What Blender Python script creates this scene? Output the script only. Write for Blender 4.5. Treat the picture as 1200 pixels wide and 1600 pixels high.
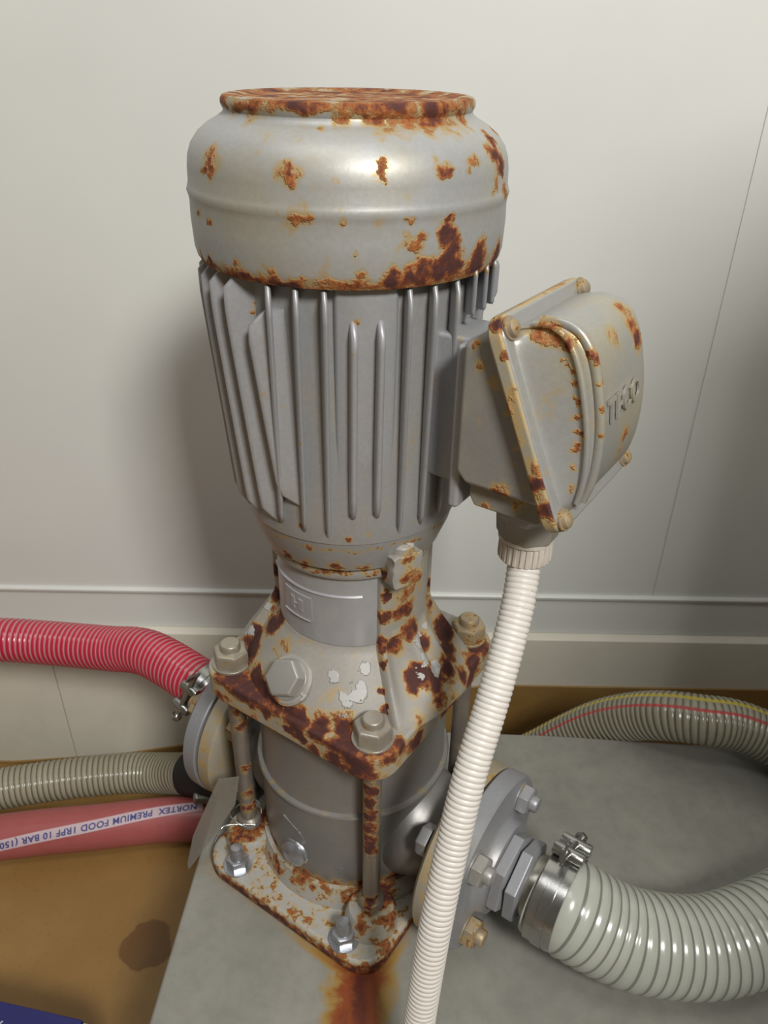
import bpy, bmesh, math, random
from mathutils import Vector, Matrix, Euler, noise as mnoise
PI = math.pi
S = bpy.context.scene
for o in list(bpy.data.objects): bpy.data.objects.remove(o)
COL = S.collection

# ------------------------------------------------------------------ camera
cam_d = bpy.data.cameras.new('camera'); cam = bpy.data.objects.new('camera', cam_d); COL.objects.link(cam)
cam_d.sensor_fit = 'VERTICAL'; cam_d.sensor_height = 36.0; cam_d.lens = 1229.4 / 1600 * 36.0
TH = math.radians(30.883); ROLL = math.radians(0.9773)
fwd = Vector((0, math.cos(TH), -math.sin(TH))); right = Vector((1, 0, 0)); up = right.cross(fwd)
R = Matrix((right, up, -fwd)).transposed()
cam.matrix_world = Matrix.Translation((0.02724, -0.5675, 0.76)) @ (Matrix.Rotation(-ROLL, 3, fwd) @ R).to_4x4()
cam_d.clip_start = 0.01
cam_d.dof.use_dof = True; cam_d.dof.focus_distance = 0.52; cam_d.dof.aperture_fstop = 22
S.camera = cam

# ------------------------------------------------------------------ world, lamps, exposure
W = bpy.data.worlds.new('world'); S.world = W; W.use_nodes = True
W.node_tree.nodes['Background'].inputs[0].default_value = (1.0, 0.97, 0.92, 1)
W.node_tree.nodes['Background'].inputs[1].default_value = 0.08
def area(name, loc, target, size, size_y, power, col):
    d = bpy.data.lights.new(name, 'AREA'); d.shape = 'RECTANGLE'; d.size = size; d.size_y = size_y
    d.energy = power; d.color = col
    o = bpy.data.objects.new(name, d); COL.objects.link(o); o.location = loc
    o.rotation_euler = (Vector(target) - Vector(loc)).to_track_quat('-Z', 'Y').to_euler()
    return o
area('main_lamp', (0.60, -1.55, 1.90), (0, 0.1, 0.3), 0.38, 0.38, 46, (1.0, 0.982, 0.945))
area('ceiling_lamp', (-0.2, -0.5, 2.25), (-0.1, 0, 0), 1.3, 0.5, 9, (0.98, 0.99, 1.0))
S.view_settings.view_transform = 'Standard'; S.view_settings.look = 'None'
S.view_settings.exposure = 0.0; S.view_settings.gamma = 1.0; S.view_settings.use_curve_mapping = False

# ------------------------------------------------------------------ node helpers
def srgb(r, g, b):
    f = lambda c: (c/255/12.92) if c/255 <= 0.04045 else ((c/255+0.055)/1.055)**2.4
    return (f(r), f(g), f(b), 1)
class N:
    def __init__(s, name):
        s.m = bpy.data.materials.new(name); s.m.use_nodes = True
        s.t = s.m.node_tree; s.b = s.t.nodes['Principled BSDF']
    def n(s, typ, **k):
        nd = s.t.nodes.new(typ)
        for a, v in k.items(): setattr(nd, a, v)
        return nd
    def l(s, a, b): s.t.links.new(a, b)
    def put(s, sock, v):
        if isinstance(v, bpy.types.NodeSocket): s.l(v, sock)
        else: sock.default_value = v
    def math(s, op, a, b=0.0, clamp=False):
        nd = s.n('ShaderNodeMath', operation=op, use_clamp=clamp); s.put(nd.inputs[0], a); s.put(nd.inputs[1], b); return nd.outputs[0]
    def obj(s): return s.n('ShaderNodeTexCoord').outputs['Object']
    def noise(s, vec, scale, detail=4, rough=0.55, dist=0.0):
        nd = s.n('ShaderNodeTexNoise'); s.l(vec, nd.inputs['Vector'])
        nd.inputs['Scale'].default_value = scale; nd.inputs['Detail'].default_value = detail
        nd.inputs['Roughness'].default_value = rough; nd.inputs['Distortion'].default_value = dist
        return nd.outputs[0], nd.outputs[1]
    def rng(s, v, a, b, c=0.0, d=1.0, smooth=True):
        nd = s.n('ShaderNodeMapRange'); nd.interpolation_type = 'SMOOTHSTEP' if smooth else 'LINEAR'
        s.put(nd.inputs[0], v)
        for i, x in enumerate((a, b, c, d)): nd.inputs[i+1].default_value = x
        return nd.outputs[0]
    def mix(s, f, a, b, mode='MIX'):
        nd = s.n('ShaderNodeMix', data_type='RGBA', blend_type=mode); s.put(nd.inputs[0], f); s.put(nd.inputs[6], a); s.put(nd.inputs[7], b); return nd.outputs[2]
    def fmix(s, f, a, b):
        nd = s.n('ShaderNodeMix', data_type='FLOAT'); s.put(nd.inputs[0], f); s.put(nd.inputs[2], a); s.put(nd.inputs[3], b); return nd.outputs[0]
    def bump(s, h, dist, strength=1.0):
        nd = s.n('ShaderNodeBump'); s.put(nd.inputs['Height'], h); nd.inputs['Distance'].default_value = dist; nd.inputs['Strength'].default_value = strength
        s.l(nd.outputs[0], s.b.inputs['Normal']); return nd.outputs[0]
    def set(s, color=None, rough=None, metal=None, **k):
        if color is not None: s.put(s.b.inputs['Base Color'], color)
        if rough is not None: s.put(s.b.inputs['Roughness'], rough)
        if metal is not None: s.put(s.b.inputs['Metallic'], metal)
        for a, v in k.items(): s.put(s.b.inputs[a.replace('_', ' ')], v)

STAIN = srgb(176, 150, 96); ORANGE = srgb(158, 92, 38); BROWN = srgb(104, 52, 30); MAROON = srgb(72, 38, 34)
def rusty(name, base=(150, 150, 150), metal=0.35, rough=0.38, blobs=(), bands=(), gen=0.0, scale=60, amp=1.0,
          flakes=(), flake_col=(180, 179, 176), yellow=0.25, warp=0.008, cleans=(), soft=0.0, mar=0.0):
    """painted metal with rust; blobs = ((x,y,z), radius, amount); bands = (z, half width, amount)"""
    g = N(name); P = g.obj()
    nf, nc = g.noise(P, scale, 6, 0.65)
    wf, wc = g.noise(P, 90, 3, 0.6)
    off = g.n('ShaderNodeVectorMath', operation='SUBTRACT'); g.l(wc, off.inputs[0]); off.inputs[1].default_value = (0.5, 0.5, 0.5)
    sc = g.n('ShaderNodeVectorMath', operation='SCALE'); g.l(off.outputs[0], sc.inputs[0]); sc.inputs['Scale'].default_value = warp*2
    ad = g.n('ShaderNodeVectorMath', operation='ADD'); g.l(P, ad.inputs[0]); g.l(sc.outputs[0], ad.inputs[1])
    Q = ad.outputs[0]
    def field(bl):
        cur = None
        for pos, r, amt in bl:
            d = g.n('ShaderNodeVectorMath', operation='DISTANCE'); g.l(Q, d.inputs[0]); d.inputs[1].default_value = pos
            v = g.rng(d.outputs['Value'], r*0.2, r*1.35, amt*1.18, 0.0)
            cur = v if cur is None else g.math('MAXIMUM', cur, v)
        return cur
    cur = field(blobs)
    if bands:
        sp = g.n('ShaderNodeSeparateXYZ'); g.l(Q, sp.inputs[0])
        for z, hw, amt in bands:
            d = g.math('ABSOLUTE', g.math('SUBTRACT', sp.outputs[2], z))
            v = g.rng(d, hw*0.3, hw, amt, 0.0)
            cur = v if cur is None else g.math('MAXIMUM', cur, v)
    if cur is None: cur = 0.0
    nn = g.math('MULTIPLY', g.math('SUBTRACT', nf, 0.5), amp*2.0)
    val = g.math('ADD', g.math('ADD', nn, cur), gen)
    if cleans:
        cl = field(cleans); val = g.math('SUBTRACT', val, cl)
    # tint of the paint: yellowish grime in broad patches
    yf, _ = g.noise(P, 14, 3, 0.5)
    basec = g.mix(g.rng(yf, 0.45, 0.75, 0.0, yellow), srgb(*base), srgb(172, 164, 138))
    gf, _ = g.noise(P, 300, 3, 0.6)
    basec = g.mix(g.rng(gf, 0.3, 0.75, 0.12, 0.0), basec, srgb(100, 96, 92))
    if flakes:
        fl = g.rng(g.math('ADD', field(flakes), g.math('MULTIPLY', g.math('SUBTRACT', wf, 0.5), 1.2)), 0.5, 0.58)
    c1 = g.mix(g.rng(val, 0.20-soft, 0.48, 0, 0.85), basec, STAIN)
    c2 = g.mix(g.rng(val, 0.45-soft*0.6, 0.60+soft), c1, ORANGE)
    c3 = g.mix(g.rng(val, 0.55+mar*0.5, 0.70+soft+mar), c2, BROWN)
    mf, _ = g.noise(P, 170, 3, 0.6)
    c4 = g.mix(g.math('MULTIPLY', g.rng(val, 0.66+mar, 0.85+soft+mar), g.rng(mf, 0.3, 0.5, 0.55, 1.0)), c3, MAROON)
    rm = g.rng(val, 0.42, 0.58)
    if flakes:
        c4 = g.mix(fl, c4, srgb(*flake_col)); rm = g.math('MULTIPLY', rm, g.math('SUBTRACT', 1.0, fl))
    g.set(c4, g.fmix(rm, rough, 0.82), g.fmix(rm, metal, 0.0))
    h = g.math('ADD', g.math('MULTIPLY', g.rng(val, 0.45, 0.62), g.math('ADD', 0.6, g.math('MULTIPLY', mf, 1.4))), g.math('MULTIPLY', gf, 0.10))
    if flakes: h = g.math('ADD', h, g.math('MULTIPLY', fl, 1.4))
    g.bump(h, 0.0009, 0.8)
    return g.m

def plain(name, col, rough=0.5, metal=0.0, nscale=120, namp=0.12, bumpd=0.0003, **k):
    g = N(name); P = g.obj(); f, _ = g.noise(P, nscale, 4, 0.6)
    c = srgb(*col); dark = tuple(x*0.55 for x in c[:3]) + (1,)
    g.set(g.mix(g.rng(f, 0.35, 0.75, 0, namp*2), c, dark), g.fmix(f, max(rough-0.08, 0.02), rough+0.08), metal, **k)
    if bumpd: g.bump(f, bumpd, 0.5)
    return g.m

# ------------------------------------------------------------------ mesh helpers
def sharpen(bm, ang=38):
    bm.normal_update()
    for f in bm.faces: f.smooth = True
    for e in bm.edges:
        e.smooth = not (len(e.link_faces) == 2 and e.calc_face_angle(0) > math.radians(ang))
def obj(name, bm, mat, parent=None, bevel=0.0, seg=2, ang=38, recalc=True):
    if recalc: bmesh.ops.recalc_face_normals(bm, faces=bm.faces)
    sharpen(bm, ang)
    me = bpy.data.meshes.new(name); bm.to_mesh(me); bm.free()
    o = bpy.data.objects.new(name, me); COL.objects.link(o)
    if mat: me.materials.append(mat)
    if parent: o.parent = parent
    if bevel:
        md = o.modifiers.new('bevel', 'BEVEL'); md.width = bevel; md.segments = seg; md.limit_method = 'ANGLE'; md.angle_limit = math.radians(40)
        for p in me.polygons: p.use_smooth = True
        for e in me.edges: e.use_edge_sharp = False
        md.harden_normals = True
    return o
def tag(o, label=None, cat=None, group=None, kind=None):
    if label: o['label'] = label
    if cat: o['category'] = cat
    if group: o['group'] = group
    if kind: o['kind'] = kind
    return o
def empty(name, loc=(0, 0, 0)):
    o = bpy.data.objects.new(name, None); COL.objects.link(o); o.location = loc; o.empty_display_size = 0.02; return o
def frame(origin, axis, hint=(0, 0, 1)):
    z = Vector(axis).normalized(); h = Vector(hint)
    if abs(z.dot(h)) > 0.98: h = Vector((1, 0, 0))
    x = h.cross(z).normalized(); y = z.cross(x)
    return Matrix.Translation(origin) @ Matrix((x, y, z)).transposed().to_4x4()
def lathe(bm, prof, seg=96, M=None, a0=0.0, a1=2*PI, rfun=None):
    full = abs(a1-a0-2*PI) < 1e-6; n = seg if full else seg+1
    rings = []
    for r, z in prof:
        if r < 1e-6: v = Vector((0, 0, z)); rings.append([bm.verts.new(M @ v if M else v)])
        else:
            ring = []
            for i in range(n):
                a = a0+(a1-a0)*i/seg; rr = rfun(a, z, r) if rfun else r
                v = Vector((rr*math.cos(a), rr*math.sin(a), z)); ring.append(bm.verts.new(M @ v if M else v))
            rings.append(ring)
    for A, B in zip(rings, rings[1:]):
        for i in range(seg):
            j = (i+1) % n
            if len(A) == 1 and len(B) == 1: continue
            if len(A) == 1: bm.faces.new((A[0], B[i], B[j]))
            elif len(B) == 1: bm.faces.new((A[i], A[j], B[0]))
            else: bm.faces.new((A[i], A[j], B[j], B[i]))
    return bm
def prism(bm, poly, h0, h1, M=None):
    """poly in local xy, extruded along local z"""
    T = (lambda v: M @ v) if M else (lambda v: v)
    a = [bm.verts.new(T(Vector((x, y, h0)))) for x, y in poly]; b = [bm.verts.new(T(Vector((x, y, h1)))) for x, y in poly]
    bm.faces.new(a[::-1]); bm.faces.new(b); n = len(poly)
    for i in range(n): bm.faces.new((a[i], a[(i+1) % n], b[(i+1) % n], b[i]))
    return bm
def box(bm, x0, x1, y0, y1, z0, z1, M=None):
    return prism(bm, [(x0, y0), (x1, y0), (x1, y1), (x0, y1)], z0, z1, M)
def rrect(hx, hy, r, n=6):
    out = []
    for cx, cy, a in ((hx-r, hy-r, 0), (-hx+r, hy-r, PI/2), (-hx+r, -hy+r, PI), (hx-r, -hy+r, 1.5*PI)):
        for i in range(n+1):
            t = a+PI/2*i/n; out.append((cx+r*math.cos(t), cy+r*math.sin(t)))
    return out
def ngon(r, n=6, ph=0.0): return [(r*math.cos(2*PI*i/n+ph), r*math.sin(2*PI*i/n+ph)) for i in range(n)]
def hexnut(bm, M, R, h, hole=0.0, z0=0.0):
    """hexagonal nut or head with chamfered upper corners"""
    c = 0.86
    prof = [(R, z0, 6), (R, z0+h*0.82, 6)]
    a = [bm.verts.new(M @ Vector((x, y, z0))) for x, y in ngon(R)]
    b = [bm.verts.new(M @ Vector((x, y, z0+h*0.80))) for x, y in ngon(R)]
    mid = [bm.verts.new(M @ Vector((x, y, z0+h*0.95))) for x, y in ngon(R*0.93)]
    t = [bm.verts.new(M @ Vector((x, y, z0+h))) for x, y in ngon(R*c*0.96, 6)]
    bm.faces.new(a[::-1]); bm.faces.new(t)
    for A, B in ((a, b), (b, mid), (mid, t)):
        for i in range(6): bm.faces.new((A[i], A[(i+1) % 6], B[(i+1) % 6], B[i]))
def catmull(P, step):
    P = [Vector(p) for p in P]; P = [P[0]*2-P[1]]+P+[P[-1]*2-P[-2]]; fine = []
    for i in range(1, len(P)-2):
        p0, p1, p2, p3 = P[i-1:i+3]
        for k in range(24):
            t = k/24
            fine.append(0.5*((2*p1)+(-p0+p2)*t+(2*p0-5*p1+4*p2-p3)*t*t+(-p0+3*p1-3*p2+p3)*t**3))
    fine.append(P[-2])
    out = [fine[0]]; acc = 0; last = fine[0]
    L = [0]
    for a, b in zip(fine, fine[1:]): L.append(L[-1]+(b-a).length)
    n = max(2, int(L[-1]/step)); j = 0; out = []
    for i in range(n+1):
        s = L[-1]*i/n
        while j < len(L)-2 and L[j+1] < s: j += 1
        t = (s-L[j])/max(L[j+1]-L[j], 1e-9); out.append(fine[j].lerp(fine[j+1], min(max(t, 0), 1)))
    return out, L[-1]
def frames(path, hint=(0, 0, 1)):
    fr = []; T = (path[1]-path[0]).normalized(); U = Vector(hint); U = (U-T*U.dot(T)).normalized()
    for i, p in enumerate(path):
        a = path[max(i-1, 0)]; b = path[min(i+1, len(path)-1)]; T = (b-a).normalized()
        U = (U-T*U.dot(T)).normalized(); fr.append((p, T, U, T.cross(U)))
    return fr
def sweep(name, pts, rfun, mat, parent=None, step=0.002, seg=40, hint=(0, 0, 1), cap=True):
    """tube along pts; UV = (metres along, turns round); rfun(s, turn)"""
    path, L = catmull(pts, step); fr = frames(path, hint); bm = bmesh.new(); uvl = bm.loops.layers.uv.new('UVMap')
    rings = []; ss = [L*i/(len(path)-1) for i in range(len(path))]
    for (p, T, U, V), s in zip(fr, ss):
        rings.append([bm.verts.new(p+(U*math.cos(2*PI*k/seg)+V*math.sin(2*PI*k/seg))*rfun(s, k/seg)) for k in range(seg)])
    for i in range(len(rings)-1):
        for k in range(seg):
            k2 = (k+1) % seg
            f = bm.faces.new((rings[i][k], rings[i+1][k], rings[i+1][k2], rings[i][k2]))
            for lp, uv in zip(f.loops, ((ss[i], k/seg), (ss[i+1], k/seg), (ss[i+1], (k+1)/seg), (ss[i], (k+1)/seg))): lp[uvl].uv = uv
    if cap:
        bm.faces.new(rings[0]); bm.faces.new(rings[-1][::-1])
    return obj(name, bm, mat, parent, recalc=False, ang=80), fr, ss
def text_faces(txt, size, depth=0.0, spacing=1.0, bold=0.0):
    """letters as a temporary mesh: returns verts, polygons"""
    c = bpy.data.curves.new('t', 'FONT'); c.body = txt; c.size = size; c.extrude = depth; c.align_x = 'CENTER'; c.align_y = 'CENTER'
    c.space_character = spacing; c.offset = bold
    o = bpy.data.objects.new('t', c); COL.objects.link(o); dg = bpy.context.evaluated_depsgraph_get(); dg.update()
    me = bpy.data.meshes.new_from_object(o.evaluated_get(dg)); bpy.data.objects.remove(o); bpy.data.curves.remove(c)
    vs = [v.co.copy() for v in me.vertices]; ps = [tuple(p.vertices) for p in me.polygons]; bpy.data.meshes.remove(me)
    return vs, ps
def addmesh(bm, vs, ps):
    bv = [bm.verts.new(v) for v in vs]
    for p in ps:
        try: bm.faces.new([bv[i] for i in p])
        except ValueError: pass
def dup(o, parent):
    c = o.copy(); COL.objects.link(c); c.parent = parent
    return c
GZ = ((0, .020), (.02, .042), (.04, .0637), (.06, .0842), (.1, .1254), (.1245, .1506), (.16, .1878), (.2, .2293), (.216, .2445), (.24, .2698), (.265, .2971), (.291, .3242), (.3, .3336), (.36, .3961), (.38, .4174), (.41, .4494), (.5, .5451), (.575, .6257), (.594, .6462), (.6245, .6792), (.6475, .7038), (.6785, .7345), (.69, .747), (.72, .777))
def gz(z):
    for (a, b), (c, d) in zip(GZ, GZ[1:]):
        if z <= c: return b+(z-a)*(d-b)/(c-a)
    return GZ[-1][1]+(z-GZ[-1][0])
def D(deg): return math.radians(deg)
def pol(r, deg, z=0.0): return Vector((r*math.cos(D(deg)), r*math.sin(D(deg)), z))

#BLOBS#
B = {
    'hood': (((-0.077, -0.0704, 0.6965), 0.0127, 0.5), ((-0.0833, -0.0637, 0.6932), 0.0053, 0.66), ((-0.0306, -0.0992, 0.6982), 0.0106, 0.55), ((-0.0281, -0.0994, 0.6996), 0.0049, 0.66), ((0.0222, -0.1, 0.7018), 0.0056, 0.62), ((0.0234, -0.1018, 0.6955), 0.0042, 0.6), ((0.0564, -0.0866, 0.6993), 0.0072, 0.55), ((0.061, -0.0847, 0.6965), 0.0051, 0.6), ((0.0759, -0.0699, 0.6999), 0.0074, 0.55), ((0.074, -0.0738, 0.6952), 0.0045, 0.62), ((0.0951, -0.0414, 0.6985), 0.0094, 0.75), ((0.093, -0.0139, 0.7121), 0.0057, 0.5), ((0.0922, -0.051, 0.6871), 0.0078, 0.55), ((0.0998, -0.0361, 0.6794), 0.0073, 0.5), ((-0.0039, -0.1048, 0.6932), 0.0035, 0.5), ((-0.0119, -0.0832, 0.7182), 0.0043, 0.45), ((-0.091, -0.0541, 0.6679), 0.0063, 0.5), ((-0.083, -0.0659, 0.6646), 0.0047, 0.5), ((-0.0241, -0.104, 0.6751), 0.0093, 0.5), ((-0.0186, -0.105, 0.6746), 0.005, 0.6), ((0.0019, -0.1062, 0.6732), 0.0043, 0.66), ((0.0378, -0.0993, 0.6735), 0.0044, 0.62), ((0.0623, -0.0859, 0.6725), 0.0045, 0.66), ((0.0393, -0.0985, 0.6621), 0.0059, 0.5), ((0.0432, -0.0968, 0.6565), 0.0059, 0.5), ((0.0622, -0.086, 0.661), 0.0098, 0.85), ((0.0675, -0.0816, 0.6535), 0.01, 0.8), ((0.0825, -0.0658, 0.6425), 0.016, 0.85), ((0.0634, -0.0844, 0.6428), 0.017, 0.85), ((0.0477, -0.0936, 0.6403), 0.0137, 0.8), ((0.0287, -0.1006, 0.6388), 0.0105, 0.72), ((0.0977, -0.0387, 0.6405), 0.0126, 0.8), ((0.01, -0.1038, 0.6374), 0.0082, 0.6), ((0.0072, -0.1058, 0.6571), 0.0037, 0.45), ((-0.0643, -0.0837, 0.6424), 0.0062, 0.6), ((-0.0433, -0.0962, 0.642), 0.0068, 0.62), ((-0.0933, -0.0477, 0.6393), 0.0074, 0.6), ((-0.0846, -0.0611, 0.6378), 0.0065, 0.6), ((-0.0151, -0.0389, 0.7288), 0.0191, 0.5), ((0.0233, -0.0742, 0.7308), 0.0214, 0.62), ((0.0526, -0.0613, 0.7289), 0.022, 0.66), ((0.0709, -0.0394, 0.7268), 0.0115, 0.66), ((-0.05, -0.0609, 0.7305), 0.0146, 0.45), ((-0.0677, -0.0445, 0.7277), 0.0114, 0.4), ((0.0023, -0.0812, 0.7262), 0.0106, 0.5), ((0.0379, -0.0712, 0.7244), 0.013, 0.55), ((0.089, -0.0498, 0.703), 0.0085, 0.6), ((0.097, -0.0405, 0.6912), 0.0063, 0.62), ((0.075, -0.0454, 0.7163), 0.0054, 0.45), ((0.0237, -0.0879, 0.7143), 0.0042, 0.3), ((-0.037, -0.1003, 0.6769), 0.0029, 0.3), ((0.0897, -0.0398, 0.7083), 0.0078, 0.66), ((0.092, -0.0445, 0.7024), 0.0086, 0.7), ((0.0952, -0.0438, 0.6934), 0.0079, 0.7), ((0.0836, -0.0373, 0.714), 0.0047, 0.5), ((-0.0306, -0.0987, 0.6995), 0.0071, 0.6), ((-0.0781, -0.0695, 0.695), 0.0075, 0.6), ((0.023, -0.1011, 0.6987), 0.0049, 0.6), ((0.0572, -0.0866, 0.6983), 0.0065, 0.6), ((0.045, -0.0962, 0.66), 0.0074, 0.62)),
    'frame': (((-0.0545, -0.0712, 0.6127), 0.0057, 0.62), ((-0.0588, -0.0718, 0.6087), 0.0033, 0.5), ((0.0088, -0.095, 0.6137), 0.0039, 0.4), ((-0.0269, -0.0978, 0.5726), 0.0049, 0.35), ((-0.027, -0.0923, 0.5296), 0.0051, 0.33)),
    'ring': (((-0.0333, -0.0802, 0.4565), 0.0056, 0.5), ((-0.0535, -0.0684, 0.4554), 0.0067, 0.5), ((0.002, -0.0867, 0.4514), 0.0056, 0.45), ((0.0182, -0.0848, 0.4521), 0.0047, 0.45), ((-0.019, -0.0847, 0.4541), 0.0046, 0.4), ((-0.0469, -0.0597, 0.4153), 0.01, 0.5), ((-0.0311, -0.0691, 0.4149), 0.0098, 0.45), ((-0.011, -0.0754, 0.4161), 0.0107, 0.5), ((0.0085, -0.0755, 0.4154), 0.0097, 0.45)),
    'stool': (((0.0533, 0.0282, 0.3842), 0.0143, 0.72), ((0.0472, -0.0737, 0.4267), 0.0097, 0.6), ((0.0281, -0.0702, 0.4049), 0.0062, 0.75), ((0.0294, -0.0628, 0.3808), 0.0064, 0.8), ((0.0303, -0.0624, 0.3579), 0.0091, 0.8), ((0.0419, -0.0529, 0.354), 0.0132, 0.6), ((0.0505, -0.0495, 0.3344), 0.0135, 0.6), ((0.0623, -0.0402, 0.3164), 0.0097, 0.6), ((0.0813, -0.0095, 0.3022), 0.016, 0.85), ((0.0869, -0.0255, 0.2896), 0.0158, 0.85), ((0.0737, -0.0603, 0.291), 0.0165, 0.85), ((0.0569, -0.0656, 0.2955), 0.015, 0.85), ((0.0856, -0.0441, 0.2912), 0.0126, 0.7), ((0.0985, -0.0356, 0.2763), 0.0158, 0.55), ((0.0648, -0.0189, 0.3416), 0.0125, 0.5), ((0.0685, -0.0097, 0.3557), 0.0112, 0.5), ((0.0794, -0.0695, 0.2777), 0.0137, 0.55), ((0.0355, -0.0596, 0.3321), 0.0093, 0.6), ((-0.0676, -0.0002, 0.3598), 0.0099, 0.7), ((-0.0662, -0.001, 0.3324), 0.01, 0.8), ((-0.0611, -0.0218, 0.3271), 0.0112, 0.8), ((-0.0709, -0.0175, 0.3127), 0.0157, 0.85), ((-0.089, -0.0027, 0.2891), 0.0133, 0.7), ((-0.0906, -0.0141, 0.2835), 0.0219, 0.85), ((-0.1027, 0.0058, 0.2421), 0.0247, 0.85), ((-0.1017, -0.0418, 0.2698), 0.0171, 0.8), ((-0.0832, -0.0479, 0.2759), 0.0169, 0.8), ((-0.0631, -0.0748, 0.272), 0.0164, 0.75), ((-0.0759, -0.0622, 0.2707), 0.0181, 0.8), ((-0.0451, -0.0902, 0.2693), 0.0161, 0.75), ((-0.0227, -0.1009, 0.2698), 0.0159, 0.75), ((-0.0013, -0.1039, 0.2698), 0.0172, 0.8), ((0.0086, -0.0885, 0.2421), 0.0179, 0.8), ((0.0361, -0.0806, 0.2421), 0.0167, 0.7), ((0.0301, -0.0886, 0.2805), 0.0067, 0.7), ((-0.0112, -0.1151, 0.2667), 0.0143, 0.6), ((-0.116, -0.0418, 0.2695), 0.0143, 0.65), ((-0.1141, -0.0458, 0.2502), 0.0173, 0.5), ((-0.0822, -0.0674, 0.2489), 0.0098, 0.4), ((-0.0525, -0.0874, 0.2564), 0.0068, 0.7), ((-0.0115, -0.115, 0.2517), 0.0158, 0.65), ((0.0101, -0.1291, 0.2568), 0.0194, 0.75), ((-0.0284, -0.1036, 0.25), 0.0107, 0.5), ((0.0357, -0.1254, 0.2682), 0.0193, 0.6), ((0.0576, -0.0967, 0.2522), 0.0176, 0.55), ((0.0878, -0.0513, 0.2446), 0.0173, 0.6), ((0.1125, -0.0153, 0.2659), 0.0192, 0.7), ((0.1172, 0.0072, 0.2698), 0.0167, 0.85), ((0.1173, 0.0437, 0.2551), 0.0175, 0.85), ((0.1101, -0.0188, 0.2533), 0.0149, 0.6), ((-0.0591, -0.0451, 0.3106), 0.0138, 0.4), ((0.009, -0.0967, 0.2736), 0.0066, 0.6), ((0.0265, -0.0659, 0.3304), 0.0053, 0.7), ((-0.1161, -0.0253, 0.2698), 0.0082, 0.75), ((-0.094, -0.0538, 0.2698), 0.0146, 0.85), ((-0.0396, -0.0961, 0.2568), 0.0108, 0.8), ((0.0019, -0.1176, 0.2698), 0.0124, 0.8), ((-0.0718, -0.0744, 0.2639), 0.011, 0.7), ((0.0409, -0.1166, 0.2696), 0.0125, 0.7), ((-0.1254, -0.0077, 0.2694), 0.006, 0.7), ((0.0496, -0.0484, 0.3639), 0.0084, 0.5), ((0.029, -0.0641, 0.3358), 0.0063, 0.7), ((0.0284, -0.0722, 0.3151), 0.0043, 0.65), ((0.0298, -0.0805, 0.2944), 0.0043, 0.65), ((0.0492, -0.0489, 0.3773), 0.0177, 0.38), ((0.0669, -0.0174, 0.3335), 0.0191, 0.36), ((0.0399, -0.0578, 0.3238), 0.0129, 0.4), ((0.057, -0.0931, 0.2709), 0.0107, 0.25), ((0.0885, -0.0584, 0.2747), 0.0167, 0.35), ((0.0503, -0.072, 0.4066), 0.0128, 0.42)),
    'stoolflake': (((0.0592, -0.046, 0.3211), 0.0088, 0.8), ((0.0649, -0.0553, 0.308), 0.0098, 0.85), ((0.0729, -0.0504, 0.2929), 0.0089, 0.8), ((0.0596, -0.0639, 0.2976), 0.0065, 0.7), ((0.0648, -0.0342, 0.3292), 0.0055, 0.7), ((-0.0768, -0.0001, 0.3206), 0.0081, 0.7), ((-0.0952, -0.0002, 0.2907), 0.0083, 0.7), ((-0.013, -0.0771, 0.3045), 0.0107, 0.55), ((0.0085, -0.0829, 0.2963), 0.0128, 0.65), ((0.0135, -0.0725, 0.3116), 0.0085, 0.65), ((-0.0019, -0.0891, 0.2876), 0.0127, 0.55), ((-0.0344, -0.0823, 0.2874), 0.0086, 0.45), ((0.0481, -0.0649, 0.4343), 0.0107, 0.6)),
    'box': (((0.083, -0.1191, 0.5952), 0.0053, 0.5), ((0.0927, -0.1255, 0.5858), 0.0053, 0.45), ((0.0995, -0.1301, 0.5673), 0.0054, 0.42), ((0.0804, -0.1173, 0.6065), 0.0053, 0.6), ((0.0952, -0.1163, 0.4965), 0.0068, 0.6), ((0.1005, -0.13, 0.5141), 0.0098, 0.5), ((0.1139, -0.1288, 0.5042), 0.0066, 0.5), ((0.1101, -0.1371, 0.5495), 0.0054, 0.42)),
    'lid': (((0.1148, -0.1299, 0.6189), 0.0087, 0.62), ((0.1215, -0.1336, 0.6184), 0.0087, 0.62), ((0.1276, -0.1401, 0.617), 0.0077, 0.55), ((0.1276, -0.1379, 0.6068), 0.0035, 0.62), ((0.1324, -0.1409, 0.6023), 0.0039, 0.62), ((0.1362, -0.1438, 0.5939), 0.0039, 0.62), ((0.1384, -0.1452, 0.5847), 0.004, 0.62), ((0.1396, -0.1457, 0.5749), 0.004, 0.62), ((0.1402, -0.1461, 0.5649), 0.0041, 0.62), ((0.1403, -0.1469, 0.5549), 0.0041, 0.62), ((0.1407, -0.1479, 0.5426), 0.0041, 0.6), ((0.1408, -0.1487, 0.5299), 0.0042, 0.55), ((0.1436, -0.1459, 0.61), 0.0051, 0.6), ((0.1488, -0.1481, 0.5958), 0.0035, 0.6), ((0.1513, -0.1504, 0.5812), 0.0031, 0.55), ((0.1526, -0.152, 0.5659), 0.0036, 0.5), ((0.1783, -0.0854, 0.6137), 0.0115, 0.62), ((0.1738, -0.0838, 0.6192), 0.0095, 0.58), ((0.1623, -0.1125, 0.6102), 0.0091, 0.45), ((0.184, -0.0868, 0.602), 0.0096, 0.6), ((0.1805, -0.1073, 0.5453), 0.0079, 0.5), ((0.1785, -0.1078, 0.5317), 0.008, 0.5), ((0.116, -0.1282, 0.6258), 0.0052, 0.5)),
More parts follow.
